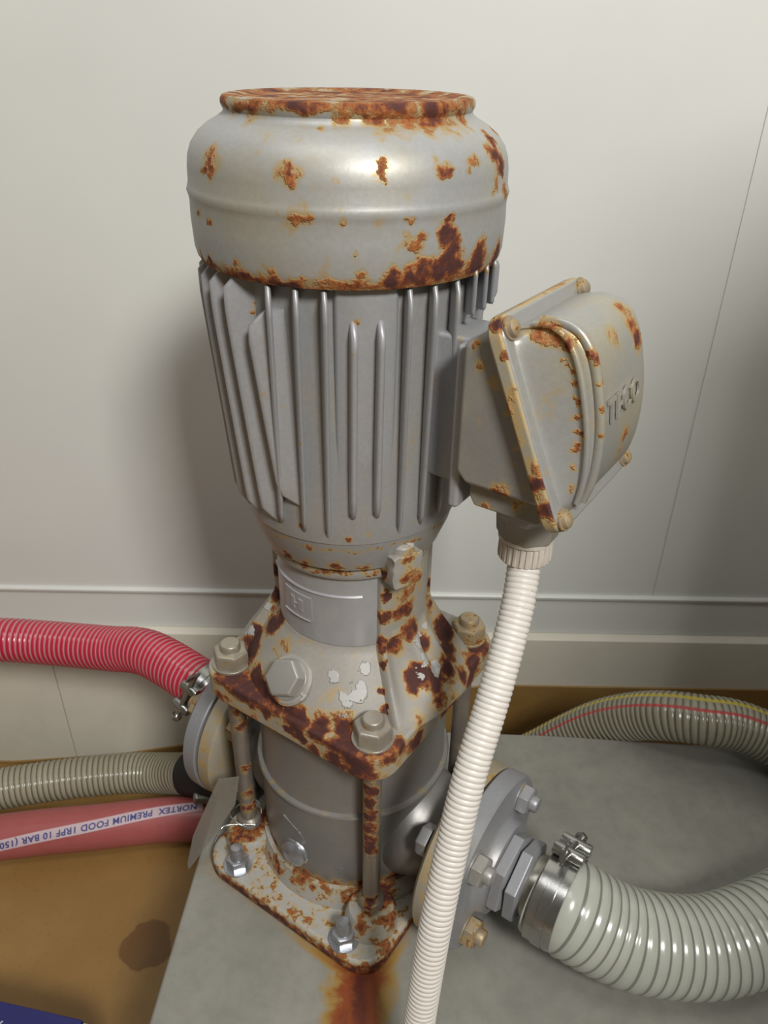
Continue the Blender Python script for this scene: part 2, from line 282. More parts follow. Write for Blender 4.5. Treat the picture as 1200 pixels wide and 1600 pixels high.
    'base': (((-0.1155, -0.0296, 0.042), 0.023, 0.51), ((-0.1044, -0.0135, 0.042), 0.0233, 0.5525), ((-0.0736, -0.0395, 0.046), 0.0091, 0.425), ((-0.0781, -0.0617, 0.035), 0.0145, 0.425), ((-0.0494, -0.0836, 0.0418), 0.0163, 0.3825), ((-0.0295, -0.0921, 0.0446), 0.0161, 0.3825), ((0.0083, -0.0923, 0.046), 0.0161, 0.51), ((0.0337, -0.0993, 0.042), 0.016, 0.595), ((0.04, -0.1234, 0.0388), 0.0156, 0.4675), ((0.0156, -0.1258, 0.042), 0.0124, 0.425), ((0.0281, -0.1343, 0.0254), 0.0104, 0.2975), ((-0.0041, -0.0978, 0.0386), 0.0128, 0.425), ((-0.0549, -0.1002, 0.02), 0.0086, 0.2975), ((-0.0775, -0.073, 0.02), 0.0089, 0.2975), ((-0.041, -0.1132, 0.02), 0.0085, 0.34), ((-0.008, -0.1433, 0.0185), 0.0103, 0.425), ((0.0343, -0.1372, 0.0199), 0.0124, 0.425), ((-0.1091, -0.0591, 0.02), 0.0068, 0.255), ((-0.105, -0.0094, 0.042), 0.0207, 0.7), ((0.0337, -0.0993, 0.042), 0.0188, 0.7), ((-0.0496, -0.0795, 0.046), 0.0128, 0.55)),
    'rod': (((0.0188, -0.1173, 0.2162), 0.0108, 0.66), ((0.0189, -0.1173, 0.2), 0.011, 0.66), ((0.019, -0.1173, 0.1834), 0.0111, 0.66), ((0.0191, -0.1173, 0.1663), 0.0112, 0.66), ((0.0191, -0.1173, 0.1488), 0.0114, 0.66), ((0.0192, -0.1173, 0.1354), 0.0115, 0.66), ((0.0196, -0.1173, 0.0612), 0.0109, 0.66), ((-0.1024, -0.0253, 0.1973), 0.0098, 0.6), ((-0.1046, -0.0279, 0.138), 0.0076, 0.45), ((-0.1048, -0.028, 0.1004), 0.0091, 0.5), ((-0.1044, -0.0278, 0.0786), 0.0119, 0.66), ((-0.107, -0.0291, 0.2161), 0.0096, 0.6)),
    'flange': (((0.174, -0.0391, 0.1303), 0.0063, 0.5), ((0.1125, -0.1305, 0.0423), 0.0097, 0.55)),
    'lidrim': (((0.1248, -0.1582, 0.5172), 0.0085, 0.5), ((0.119, -0.1543, 0.5326), 0.0061, 0.4), ((0.0889, -0.1291, 0.6238), 0.0051, 0.5), ((0.0949, -0.138, 0.6063), 0.0044, 0.35)),
}
#ENDBLOBS#
def bl(k): return B.get(k, ())

# ------------------------------------------------------------------ materials
M = {}
M['wall'] = plain('wall_paint', (218, 219, 214), 0.42, nscale=3.0, namp=0.06, bumpd=0.0)
M['kerb'] = plain('kerb_paint', (216, 211, 196), 0.5, nscale=18, namp=0.07)
M['hood'] = rusty('fan_cover_paint', (172, 173, 172), 0.35, 0.46, blobs=bl('hood'), bands=((0.632, 0.013, 0.66), (0.7285, 0.008, 0.62)), gen=0.0, scale=75, amp=0.9, yellow=0.6, soft=0.07, mar=0.04)
M['frame'] = rusty('motor_frame_paint', (164, 165, 168), 0.3, 0.42, blobs=bl('frame'), bands=((gz(0.584), 0.006, 0.35),), gen=-0.07, scale=110, yellow=0.15, soft=0.08)
M['ring'] = rusty('motor_ring_paint', (156, 156, 156), 0.3, 0.42, blobs=bl('ring'), bands=((gz(0.398), 0.004, 0.35), (gz(0.371), 0.006, 0.42)), gen=0.0, scale=110, yellow=0.4)
M['stool'] = rusty('pump_stool_paint', (160, 156, 150), 0.15, 0.5, blobs=bl('stool'), bands=((gz(0.216), 0.006, 0.25),), gen=0.09, scale=60, soft=0.05, flakes=bl('stoolflake'), yellow=0.5)
M['box'] = rusty('terminal_box_paint', (140, 139, 136), 0.25, 0.45, blobs=bl('box'), gen=0.0, scale=60, yellow=0.6, soft=0.12, amp=0.8)
M['lid'] = rusty('terminal_lid_paint', (158, 158, 155), 0.3, 0.36, blobs=bl('lid'), gen=0.02, scale=55, yellow=0.9, soft=0.12, amp=0.8)
M['lidrim'] = rusty('terminal_lid_edge_rust', (158, 152, 136), 0.1, 0.55, blobs=bl('lidrim'), gen=0.36, scale=40, amp=0.9, yellow=0.8, soft=0.12)
M['sleeve'] = rusty('sleeve_steel', (142, 139, 136), 0.55, 0.4, bands=((gz(0.127), 0.005, 0.30),), gen=-0.12, scale=80, yellow=0.1)
M['room'] = plain('room_paint', (150, 148, 142), 0.6, bumpd=0.0)
M['lower'] = rusty('pump_casing_steel', (136, 134, 131), 0.5, 0.42, bands=((0.046, 0.016, 0.62),), gen=-0.10, scale=80, yellow=0.15)
M['base'] = rusty('base_casting_paint', (168, 166, 161), 0.1, 0.5, blobs=bl('base'), bands=((0.002, 0.022, 0.75),), gen=0.13, scale=125, amp=1.25, yellow=0.4, warp=0.006, mar=0.12, soft=0.04)
M['rod'] = rusty('tie_rod_steel', (132, 122, 114), 0.5, 0.45, blobs=bl('rod'), gen=0.05, scale=120, yellow=0.3)
M['bolt'] = rusty('bolt_steel', (170, 163, 152), 0.6, 0.38, gen=0.06, scale=160, yellow=0.5)
M['fbolt'] = rusty('flange_bolt_paint', (154, 154, 157), 0.4, 0.42, gen=0.04, scale=160, yellow=0.3, soft=0.05)
M['rustbolt'] = rusty('rusty_bolt_steel', (160, 145, 125), 0.4, 0.5, gen=0.32, scale=160, yellow=0.5)
M['lightbolt'] = plain('painted_plug', (168, 166, 160), 0.35, 0.5, namp=0.05)
M['zinc'] = plain('zinc_nut', (178, 180, 186), 0.28, 0.85, namp=0.1)
M['guard'] = plain('guard_steel', (172, 173, 176), 0.40, 0.35, nscale=60, namp=0.12)
M['flange'] = rusty('flange_paint', (150, 151, 156), 0.35, 0.45, blobs=bl('flange'), gen=-0.05, scale=70, yellow=0.2)
M['flangein'] = rusty('pump_flange_paint', (160, 152, 136), 0.2, 0.5, soft=0.1, gen=0.22, scale=60, yellow=0.8)
M['steel'] = plain('clamp_steel', (172, 172, 168), 0.25, 0.95, namp=0.1)
M['brass'] = plain('dull_barb', (160, 158, 148), 0.3, 0.8, namp=0.15)
M['dark'] = plain('gasket_rubber', (28, 28, 28), 0.7)
M['black'] = plain('black_rubber', (38, 40, 42), 0.55)
M['gland'] = plain('gland_plastic', (200, 192, 182), 0.5, namp=0.15)
M['blue'] = plain('blue_card', (34, 36, 100), 0.4)
M['ink'] = plain('white_ink', (190, 190, 205), 0.5)
M['cream'] = plain('cream_card', (190, 184, 165), 0.6)
M['bluetext'] = plain('blue_ink', (62, 70, 130), 0.5)
M['band'] = plain('print_band', (206, 184, 190), 0.45, namp=0.08)
M['chrome'] = plain('bright_wire', (200, 200, 198), 0.2, 0.95, namp=0.1)

def hose_mat(name, base, line, pitch, width=0.14, lead=1.0, rough=0.22, sub=0.0, trans=0.0, stripes=(), soft=0.04):
    g = N(name); uv = g.n('ShaderNodeUVMap'); sp = g.n('ShaderNodeSeparateXYZ'); g.l(uv.outputs[0], sp.inputs[0])
    ph = g.math('FRACT', g.math('SUBTRACT', g.math('MULTIPLY', sp.outputs[0], 1.0/pitch), g.math('MULTIPLY', sp.outputs[1], lead)))
    d = g.math('ABSOLUTE', g.math('SUBTRACT', ph, 0.5))
    m = g.rng(d, width-soft, width+soft, 1.0, 0.0)
    P = g.obj(); f, _ = g.noise(P, 30, 3, 0.5)
    c = g.mix(g.rng(f, 0.3, 0.8, 0, 0.25), srgb(*base), srgb(*[int(x*0.78) for x in base]))
    c = g.mix(g.math('MULTIPLY', m, 0.85), c, srgb(*line))
    for v0, hw, col in stripes:
        dd = g.math('ABSOLUTE', g.math('SUBTRACT', g.math('FRACT', g.math('ADD', g.math('SUBTRACT', sp.outputs[1], v0), 0.5)), 0.5))
        c = g.mix(g.rng(dd, hw*0.7, hw, 0.85, 0.0), c, srgb(*col))
    g.set(c, rough, 0.0, Coat_Weight=0.15)
    g.b.inputs['Subsurface Weight'].default_value = sub
    g.b.inputs['Subsurface Radius'].default_value = (0.01, 0.01, 0.01)
    g.b.inputs['Subsurface Scale'].default_value = 0.5
    return g.m
M['bighose'] = hose_mat('clear_suction_hose', (168, 170, 160), (96, 98, 90), 0.0105, 0.10, sub=0.0)
M['clearhose'] = hose_mat('small_clear_hose', (170, 164, 142), (84, 78, 62), 0.0085, 0.13)
M['stripehose'] = hose_mat('striped_clear_hose', (146, 142, 124), (84, 78, 62), 0.0068, 0.16, stripes=((0.93, 0.02, (186, 168, 52)), (0.02, 0.012, (176, 56, 60))))
M['redhose'] = hose_mat('red_spiral_hose', (186, 30, 62), (190, 140, 138), 0.0074, 0.18)
M['pinkhose'] = plain('pink_rubber', (172, 92, 90), 0.35, nscale=40, namp=0.1)
def conduit_mat():
    g = N('white_conduit'); P = g.obj(); f, _ = g.noise(P, 220, 4, 0.7)
    uv = g.n('ShaderNodeUVMap'); sp = g.n('ShaderNodeSeparateXYZ'); g.l(uv.outputs[0], sp.inputs[0])
    c = g.mix(g.rng(f, 0.70, 0.76), srgb(218, 213, 206), srgb(90, 84, 72))
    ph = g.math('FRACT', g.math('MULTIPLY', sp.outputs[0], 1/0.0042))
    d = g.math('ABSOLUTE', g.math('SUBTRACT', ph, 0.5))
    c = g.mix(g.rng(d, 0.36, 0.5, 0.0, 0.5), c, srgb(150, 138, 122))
    g.set(c, 0.4); return g.m
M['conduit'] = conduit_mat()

def plinth_mat():
    g = N('painted_concrete'); P = g.obj()
    f1, _ = g.noise(P, 7, 4, 0.6); f2, _ = g.noise(P, 60, 5, 0.65); f3, _ = g.noise(P, 25, 4, 0.6, 0.6)
    c = g.mix(g.rng(f1, 0.3, 0.7), srgb(143, 141, 132), srgb(126, 125, 117))
    c = g.mix(g.rng(f2, 0.35, 0.75, 0, 0.35), c, srgb(108, 106, 98))
    # rust run from the front corner of the pump base towards the edge, and a rim of rust round the base
    sp = g.n('ShaderNodeSeparateXYZ'); g.l(P, sp.inputs[0])
    wx = g.math('ADD', sp.outputs[0], g.math('MULTIPLY', g.math('SUBTRACT', f3, 0.5), 0.05))
    dx = g.math('ABSOLUTE', g.math('SUBTRACT', wx, g.math('ADD', 0.014, g.math('MULTIPLY', g.math('ADD', sp.outputs[1], 0.16), 0.10))))
    hw = g.math('SUBTRACT', 1.0, g.math('MULTIPLY', dx, 1/0.040), True)
    fy = g.rng(sp.outputs[1], -0.13, -0.16)
    run = g.math('MULTIPLY', hw, fy)
    # base outline distance in the port frame (box sdf)
    ca, sa = math.cos(D(-34)), math.sin(D(-34))
    u = g.math('ADD', g.math('MULTIPLY', sp.outputs[0], ca), g.math('MULTIPLY', sp.outputs[1], sa))
    v = g.math('ADD', g.math('MULTIPLY', sp.outputs[0], -sa), g.math('MULTIPLY', sp.outputs[1], ca))
    du = g.math('SUBTRACT', g.math('ABSOLUTE', u), 0.110); dv = g.math('SUBTRACT', g.math('ABSOLUTE', v), 0.125)
    sd = g.math('ADD', g.math('MAXIMUM', du, dv), g.math('MULTIPLY', g.math('SUBTRACT', f3, 0.5), 0.014))
    rim = g.rng(sd, 0.001, 0.012, 0.55, 0.0)
    near = g.rng(sp.outputs[1], -0.10, -0.16, 0.25, 1.0)
    val = g.math('MAXIMUM', run, g.math('MULTIPLY', rim, near))
    val = g.math('ADD', val, g.math('MULTIPLY', g.math('SUBTRACT', f3, 0.5), g.math('MULTIPLY', g.rng(val, 0.0, 0.3), 0.5)))
    c = g.mix(g.rng(val, 0.05, 0.35), c, srgb(150, 120, 62))
    c = g.mix(g.rng(val, 0.28, 0.6), c, srgb(128, 62, 24))
    c = g.mix(g.rng(val, 0.6, 1.0), c, srgb(84, 34, 18))
    g.set(c, g.fmix(f2, 0.35, 0.6), 0.0); g.bump(f2, 0.0006, 0.35)
    return g.m
M['plinth'] = plinth_mat()
def floor_mat():
    g = N('resin_floor'); P = g.obj()
    f1, _ = g.noise(P, 5, 4, 0.6); f2, _ = g.noise(P, 120, 4, 0.7); f3, _ = g.noise(P, 30, 3, 0.5)
    c = g.mix(g.rng(f1, 0.3, 0.7), srgb(158, 126, 74), srgb(144, 110, 62))
    c = g.mix(g.rng(f2, 0.55, 0.75, 0, 0.35), c, srgb(110, 72, 34))
    d = g.n('ShaderNodeVectorMath', operation='DISTANCE'); g.l(P, d.inputs[0]); d.inputs[1].default_value = (-0.290, 0.052, -0.31)
    dd = g.math('ADD', d.outputs['Value'], g.math('MULTIPLY', g.math('SUBTRACT', f3, 0.5), 0.03))
    c = g.mix(g.rng(dd, 0.033, 0.037, 0.6, 0.0), c, srgb(84, 50, 26))
    g.set(c, g.fmix(f2, 0.3, 0.5), 0.0); g.bump(f2, 0.0006, 0.4); return g.m
M['floor'] = floor_mat()
def tag_mat():
    g = N('clear_tag_plastic'); g.set(srgb(150, 144, 134), 0.2, 0.0); g.b.inputs['Transmission Weight'].default_value = 0.3
    g.b.inputs['IOR'].default_value = 1.3; g.b.inputs['Alpha'].default_value = 0.55; return g.m
M['tag'] = tag_mat()

# ------------------------------------------------------------------ room
ZF = -0.31; YW = 0.38
def solid(name, a, b, mat, parent=None, bevel=0.0, kind='structure'):
    bm = bmesh.new(); box(bm, a[0], b[0], a[1], b[1], a[2], b[2]); o = obj(name, bm, mat, parent, bevel)
    if kind and not parent: o['kind'] = kind
    return o
fl = solid('floor', (-1.8, -2.6, ZF-0.05), (2.2, 0.6, ZF), M['floor'])
wb = empty('wall_back'); wb['kind'] = 'structure'
SX = 0.4299
solid('wall_panel', (-1.8, YW, 0.053), (SX-0.0009, YW+0.04, 2.35), M['wall'], wb, 0.0006)
solid('wall_panel', (SX+0.0009, YW, 0.053), (2.2, YW+0.04, 2.35), M['wall'], wb, 0.0006)
solid('wall_core', (-1.8, YW+0.002, ZF), (2.2, YW+0.06, 2.35), M['wall'], wb)
bmb = bmesh.new()   # baseboard: flat strip with a rounded top lip
Mx = Matrix(((0, 0, 1, 0), (1, 0, 0, 0), (0, 1, 0, 0), (0, 0, 0, 1)))
prism(bmb, [(YW+0.004, 0.055), (YW-0.0035, 0.055), (YW-0.006, 0.0525), (YW-0.0055, 0.048), (YW-0.0025, 0.0445), (YW-0.0025, -0.0170), (YW+0.004, -0.0170)], -1.8, 2.2, Mx)
bb = obj('baseboard_back', bmb, M['wall'], None, 0.0008); bb['kind'] = 'structure'
kb = empty('trim_1'); kb['kind'] = 'structure'
def kerb(x0, x1):
    bm = bmesh.new(); prism(bm, [(YW+0.004, -0.0175), (YW-0.006, -0.0175), (YW-0.014, -0.022), (YW-0.015, -0.034), (YW-0.015, ZF), (YW+0.004, ZF)], x0, x1, Mx)
    return obj('kerb_panel', bm, M['kerb'], kb, 0.001)
kerb(-1.8, -0.4903); kerb(-0.4891, 2.2)
# tan resin carried up the foot of the kerb
bm = bmesh.new()
top = [(-1.8, -0.306), (-0.6, -0.306), (-0.42, -0.285), (-0.3, -0.258), (-0.15, -0.21), (0.02, -0.145), (0.2, -0.112), (2.2, -0.115)]
MX2 = Matrix(((1, 0, 0, 0), (0, 0, 1, 0), (0, 1, 0, 0), (0, 0, 0, 1)))
pts = [(-1.8, ZF+0.001)]+top+[(2.2, ZF+0.001)]
prism(bm, pts, YW-0.0185, YW-0.0151, MX2)
o = obj('trim_2', bm, M['floor'], None, 0.001); o['kind'] = 'structure'
solid('wall_left', (-1.86, -2.6, ZF), (-1.8, 0.39, 2.35), M['room'])
solid('wall_right', (2.2, -2.6, ZF), (2.26, 0.39, 2.35), M['room'])
solid('wall_front', (-1.86, -2.66, ZF), (2.26, -2.6, 2.35), M['room'])
solid('added_shade_block', (0.47, -0.78, ZF), (0.85, -0.38, 1.10), M['wall'])  # unseen block, added to shade the lower right of the back wall
solid('ceiling', (-1.86, -2.66, 2.35), (2.26, 0.39, 2.41), M['room'])

# ------------------------------------------------------------------ plinth
bm = bmesh.new()
prism(bm, [(-0.1560, 0.164), (-0.1910, -0.45), (1.1, -0.45), (1.1, 0.105), (0.515, 0.1365), (0.2500, 0.154)], ZF+0.001, 0.0)
pl = obj('concrete_plinth', bm, M['plinth'], None, 0.004, 3)
tag(pl, 'raised grey painted concrete plinth under the rusty pump, with an orange rust run', 'plinth')

# ------------------------------------------------------------------ pump
UD = -34.0
U = pol(1, UD); V = Vector((-U.y, U.x, 0)); ZP = 0.089
MU = Matrix.Rotation(D(UD), 4, 'Z')
pump = empty('multistage_pump')
tag(pump, 'rusty silver-grey upright electric pump with finned motor, bolted to the concrete plinth', 'pump')

# base casting
bm = bmesh.new(); prism(bm, rrect(0.110, 0.125, 0.030, 8), 0.0, 0.020, MU)
base = obj('base_plate', bm, M['base'], pump, 0.005, 3)
bm = bmesh.new()
lathe(bm, [(0, 0.012), (0.1015, 0.012), (0.1000, 0.034), (0.0975, 0.0395), (0.0965, 0.046), (0, 0.046)], 96)
for su in (-1, 1):
    for sv in (-1, 1):
        Mb = MU @ Matrix.Translation((su*0.0788, sv*0.0788, 0)); lathe(bm, [(0, 0.012), (0.027, 0.012), (0.0252, 0.036), (0.0215, 0.042), (0, 0.042)], 32, Mb)
obj('base_boss', bm, M['base'], base)
RODA = (-169, -79, 11, 101)
for su in (-1, 1):
    for sv in (-1, 1):
        p = MU @ Vector((su*0.0690, sv*0.1100, 0.020)); T = Matrix.Translation(p)
        bm = bmesh.new()
        lathe(bm, [(0, 0), (0.0150, 0), (0.0150, 0.0022), (0.0, 0.0022)], 32, T)
        hexnut(bm, T @ Matrix.Rotation(0.3+su, 4, 'Z'), 0.0118, 0.0105, z0=0.0022)
        lathe(bm, [(0.0068, 0.012), (0.0068, 0.026), (0.0052, 0.0285), (0, 0.0290)], 24, T)
        for q in range(5): lathe(bm, [(0.0068, 0.0135+q*0.0024), (0.0073, 0.0145+q*0.0024), (0.0068, 0.0155+q*0.0024)], 24, T)
        obj('anchor_bolt', bm, M['zinc'], pump)['label'] = 'bright zinc anchor bolt with nut and washer'

# casing, lower part with the two ports
bm = bmesh.new()
lathe(bm, [(0.0890, 0.020), (0.0920, 0.023), (0.0922, 0.034), (0.0928, 0.037), (0.0935, 0.050), (0.0935, 0.115), (0.0925, 0.122), (0.0915, 0.1225)], 128)
cas = obj('pump_casing', bm, M['lower'], pump)
for s in (-1, 1):
    F = frame((0, 0, ZP), U*s)
    bm = bmesh.new()
    lathe(bm, [(0.056, 0.070), (0.0545, 0.088), (0.050, 0.098), (0.041, 0.112), (0.037, 0.120), (0.037, 0.130)], 64, F)
    obj('port_neck', bm, M['lower'], cas)
    bm = bmesh.new()
    lathe(bm, [(0.036, 0.1225), (0.066, 0.1225), (0.082, 0.1255), (0.0850, 0.1285), (0.0850, 0.1435), (0.0835, 0.1450), (0, 0.1450)], 96, F)
    obj('port_flange', bm, M['flangein'], cas)['label'] = 'ochre-stained pump flange'
# shiny domed plug low on the casing and raised arrow mark
F = frame(pol(0.0925, -124.5, 0.054), pol(1, -124.5) + Vector((0, 0, 0.15)))
bm = bmesh.new(); lathe(bm, [(0.0150, -0.002), (0.0150, 0.002), (0.0138, 0.0035), (0.0135, 0.0060), (0.0105, 0.0090), (0.005, 0.0108), (0, 0.011)], 32, F)
obj('drain_plug', bm, M['zinc'], pump)['label'] = 'polished domed drain plug'
def on_cyl(vs, R, az, z):
    out = []
    for v in vs:
        a = D(az) + v.x/R; r = R + v.z; out.append(Vector((r*math.cos(a), r*math.sin(a), z+v.y)))
    return out
bm = bmesh.new()
for (x0, z0, x1, z1, w) in ((-0.015, 0.010, 0.006, -0.001, 0.0012), (0.002, 0.002, 0.0085, -0.0065, 0.0016), (-0.0148, 0.010, -0.0148, 0.004, 0.001)):
    d = Vector((x1-x0, z1-z0, 0)); L = d.length; ang = math.atan2(d.y, d.x); n = 6
    T = Matrix.Translation((x0, z0, 0)) @ Matrix.Rotation(ang, 4, 'Z'); b2 = bmesh.new()
    box(b2, 0, L, -w, w, -0.001, 0.0011, T); vs = [v.co.copy() for v in b2.verts]; idx = {v: i for i, v in enumerate(b2.verts)}
    ps = [[idx[v] for v in f.verts] for f in b2.faces]; addmesh(bm, on_cyl(vs, 0.0935, -124, 0.085), ps); b2.free()
obj('flow_arrow', bm, M['lower'], cas)
vs, ps = text_faces('115', 0.007, 0.0006)
bm = bmesh.new(); addmesh(bm, on_cyl(vs, 0.0936, -97, 0.049), ps); obj('casting_number', bm, M['lower'], cas)

# upper sleeve with its rolled band
bm = bmesh.new()
lathe(bm, [(0.0915, 0.1225), (0.0955, 0.1228), (0.0965, 0.1242), (0.0955, 0.1258), (0.0918, 0.1266), (0.0912, 0.1275), (0.0905, 0.220)], 128)
obj('outer_sleeve', bm, M['sleeve'], pump)

# four tie rods with washers, nuts and stud ends
for a in RODA:
    p = pol(0.1113, a, 0)
    bm = bmesh.new(); T = Matrix.Translation(p)
    lathe(bm, [(0, 0.025), (0.0082, 0.025), (0.0082, 0.218), (0, 0.218)], 28, T)
    lathe(bm, [(0.0, 0.028), (0.0125, 0.028), (0.0118, 0.034), (0.0082, 0.037)], 28, T)
    obj('tie_rod', bm, M['rod'], pump)
    bm = bmesh.new()
    lathe(bm, [(0, 0.240), (0.0178, 0.240), (0.0178, 0.2425), (0, 0.2425)], 32, T)
    hexnut(bm, T @ Matrix.Rotation(D(a+30+a*0.3), 4, 'Z'), 0.0165, 0.0135, z0=0.2425)
    lathe(bm, [(0.0095, 0.2550), (0.0095, 0.2600), (0.0082, 0.2620), (0, 0.2622)], 24, T)
    obj('hex_nut', bm, M['rustbolt'] if a == 11 else M['bolt'], pump, 0.0006, 2)

# motor stool: square flange, cone, neck and two broad ribbed buttresses
bm = bmesh.new()
MR = Matrix.Rotation(D(RODA[0]+45), 4, 'Z')
def sqflange():
    return rrect(0.1015, 0.1015, 0.0260, 8)
prism(bm, sqflange(), 0.2135, 0.2400, MR)
sf = obj('stool_flange', bm, M['stool'], pump, 0.0035, 3)
def stool_r(a, z, r):
    d = math.degrees(a); best = r
    for c in (UD, UD+180):
        x = abs((d-c+180) % 360-180)
        if x < 36:
            t = min(max((0.305-z)/(0.305-0.24), 0), 1)
            if z < 0.305:
                fl = 0.069+(0.1105-0.069)*t**1.15
                # three proud ribs with hollows between
                rib = max(math.exp(-((x-33)/4.5)**2), math.exp(-((x-8)/5.5)**2))
                hollow = 0.010*math.sin(PI*min(t*1.0, 1))*(1-rib) if t < 0.72 else 0.010*math.sin(PI*0.72)*(1-rib)*max(0, (1-t)/0.28)
                R2 = fl-hollow
            else:
                R2 = 0.069 - (0.0018 if 12 < x < 26 else 0)
            e = min(max((36-x)/2.2, 0), 1); best = max(best, best+(R2-best)*e)
    return best
bm = bmesh.new()
prof = [(0.0985, 0.238), (0.0975, 0.242), (0.0945, 0.248), (0.089, 0.256), (0.0825, 0.265), (0.076, 0.275), (0.0695, 0.285), (0.0655, 0.291), (0.0645, 0.294), (0.0600, 0.2945)]
prof += [(0.0600, z) for z in (0.30, 0.306, 0.3065, 0.32, 0.34, 0.36, 0.3635)]
prof2 = []
for (r0, z0), (r1, z1) in zip(prof, prof[1:]):
    n = max(1, int(abs(z1-z0)/0.0025))
    for i in range(n): prof2.append((r0+(r1-r0)*i/n, z0+(z1-z0)*i/n))
prof2.append(prof[-1])
lathe(bm, prof2, 360, None, rfun=lambda a, z, r: stool_r(a, z, r))
st = obj('motor_stool', bm, M['stool'], pump, ang=50)
bm = bmesh.new(); lathe(bm, [(0.0600, 0.3630), (0.0690, 0.3635), (0.0700, 0.3655), (0.0700, 0.3710), (0.0685, 0.3730), (0.06, 0.3735)], 128)
obj('stool_rim', bm, M['ring'], st)
# coupling guard sheet in the left window
bm = bmesh.new(); a0, a1 = D(-180), D(-67)
lathe(bm, [(0.0628, 0.2948), (0.0640, 0.2950), (0.0640, 0.3625), (0.0628, 0.3628)], 80, None, a0, a1)
gd = obj('coupling_guard', bm, M['guard'], pump); gd['label'] = 'smooth grey coupling guard sheet'
bm = bmesh.new(); lathe(bm, [(0.0638, 0.3418), (0.0655, 0.3436), (0.0638, 0.3450)], 60, None, D(-168), D(-80)); obj('guard_rib', bm, M['guard'], gd)
bm = bmesh.new(); 
def patch(bm, R, az0, az1, z0, z1, h, n=10):
    vs = []; ps = []
    for i in range(n+1):
        a = D(az0+(az1-az0)*i/n)
        for r, z in ((R-0.001, z0), (R+h, z0+0.0006), (R+h, z1-0.0006), (R-0.001, z1)): vs.append(Vector((r*math.cos(a), r*math.sin(a), z)))
    for i in range(n):
        for k in range(3): ps.append((i*4+k, i*4+4+k, i*4+5+k, i*4+1+k))
    ps.append((0, 1, 2, 3)); ps.append(tuple(n*4+k for k in (3, 2, 1, 0))); addmesh(bm, vs, ps)
patch(bm, 0.064, -146, -118, 0.3140, 0.3370, 0.0009)
obj('guard_emblem', bm, M['guard'], gd)
bm = bmesh.new(); patch(bm, 0.0648, -146, -119, 0.3135, 0.3150, 0.0012); patch(bm, 0.0648, -138, -134, 0.3195, 0.332, 0.0008, 3); patch(bm, 0.0648, -130, -126, 0.3195, 0.332, 0.0008, 3); patch(bm, 0.0648, -138, -126, 0.325, 0.327, 0.0008, 3)
obj('guard_emblem', bm, M['guard'], gd)
# big hexagonal vent plug on the cone
d = (pol(1, -122)+Vector((0, 0, 0.95))).normalized(); c = pol(0.0835, -126, 0.262)
F = frame(c, d)
bm = bmesh.new(); lathe(bm, [(0.0215, -0.012), (0.0215, 0.003), (0.0195, 0.005), (0, 0.005)], 40, F); obj('plug_boss', bm, M['stool'], st)
bm = bmesh.new(); lathe(bm, [(0.0175, 0.004), (0.0175, 0.006), (0, 0.006)], 32, F); hexnut(bm, F @ Matrix.Rotation(0.35, 4, 'Z'), 0.0168, 0.0110, z0=0.006)
obj('vent_plug', bm, M['lightbolt'], pump, 0.0007, 2)['label'] = 'pale grey hexagonal vent plug'

# motor: shell, ring, fins
bm = bmesh.new()
lathe(bm, [(0.075, 0.590), (0.0905, 0.590), (0.0905, 0.560), (0.0885, 0.50), (0.0865, 0.425), (0.0862, 0.412), (0.0852, 0.404), (0.0842, 0.4035), (0.0815, 0.3925), (0.0765, 0.3805), (0.0745, 0.3755), (0.0725, 0.3745), (0.06, 0.3745)], 144)
mot = obj('motor_housing', bm, M['ring'] , pump)
def tipr(z): return 0.1042 if z > 0.56 else 0.0925+(z-0.41)*(0.1042-0.0925)/(0.56-0.41)
def fin(dirdeg, s, z0, z1, half=0.0016, cham=0.010):
    """a cast fin parallel to the direction of its quadrant"""
    n = 14; vs = []; ps = []; Mq = Matrix.Rotation(D(dirdeg), 4, 'Z')
    for i in range(n+1):
        z = z0+(z1-z0)*i/n; R = tipr(z)
        e = min(z-z0, z1-z)
        ro = math.sqrt(max(R*R-s*s, 1e-6)); ri = math.sqrt(max(0.084**2-s*s, 0.03**2))
        if e < cham*0.98: ro = ro-(ro-max(ri, ro-0.016))*(1-e/cham)**1.3*0.8
        for x, h in ((ri, half*1.5), (ro-0.003, half*1.12), (ro-0.0008, half*0.8), (ro, 0.0), (ro-0.0008, -half*0.8), (ro-0.003, -half*1.12), (ri, -half*1.5)):
            vs.append(Mq @ Vector((x, s+h, z)))
    k = 7
    for i in range(n):
        for j in range(k-1): ps.append((i*k+j, i*k+j+1, (i+1)*k+j+1, (i+1)*k+j))
    ps.append(tuple(range(k))); ps.append(tuple(n*k+j for j in range(k))[::-1])
    bm = bmesh.new(); addmesh(bm, vs, ps); return obj('cooling_fin', bm, M['frame'], mot, ang=60)
QD = -81
for q in range(4):
    dd = QD+90*q
    ss = [-0.0585, -0.0425, -0.0258, 0.0258, 0.0425, 0.0585]
    if q in (1, 3): ss = [-0.0590, -0.0430, -0.0258, -0.0085, 0.0085, 0.0258, 0.0430, 0.0590]
    for s in ss:
        if q == 1 and s < -0.03: continue
        if q == 1 and s < 0: fin(dd, s, 0.548, 0.588)   # cut short over the terminal box
        else: fin(dd, s, 0.406+abs(s)*0.10, 0.588)
    if q == 0:
        for s in (0.0715, 0.0815, 0.0905): fin(dd, s, 0.556, 0.588, 0.0014, 0.003)
    if q in (0, 2):
        for s in (-0.0085, 0.0085): fin(dd, s, 0.424, 0.566, 0.0021, 0.007)
    if q in (1, 3):
        for s in (-0.0735, 0.0735):
            if q == 1 and s < 0: continue
            fin(dd, s, 0.432, 0.566, 0.0018, 0.012)
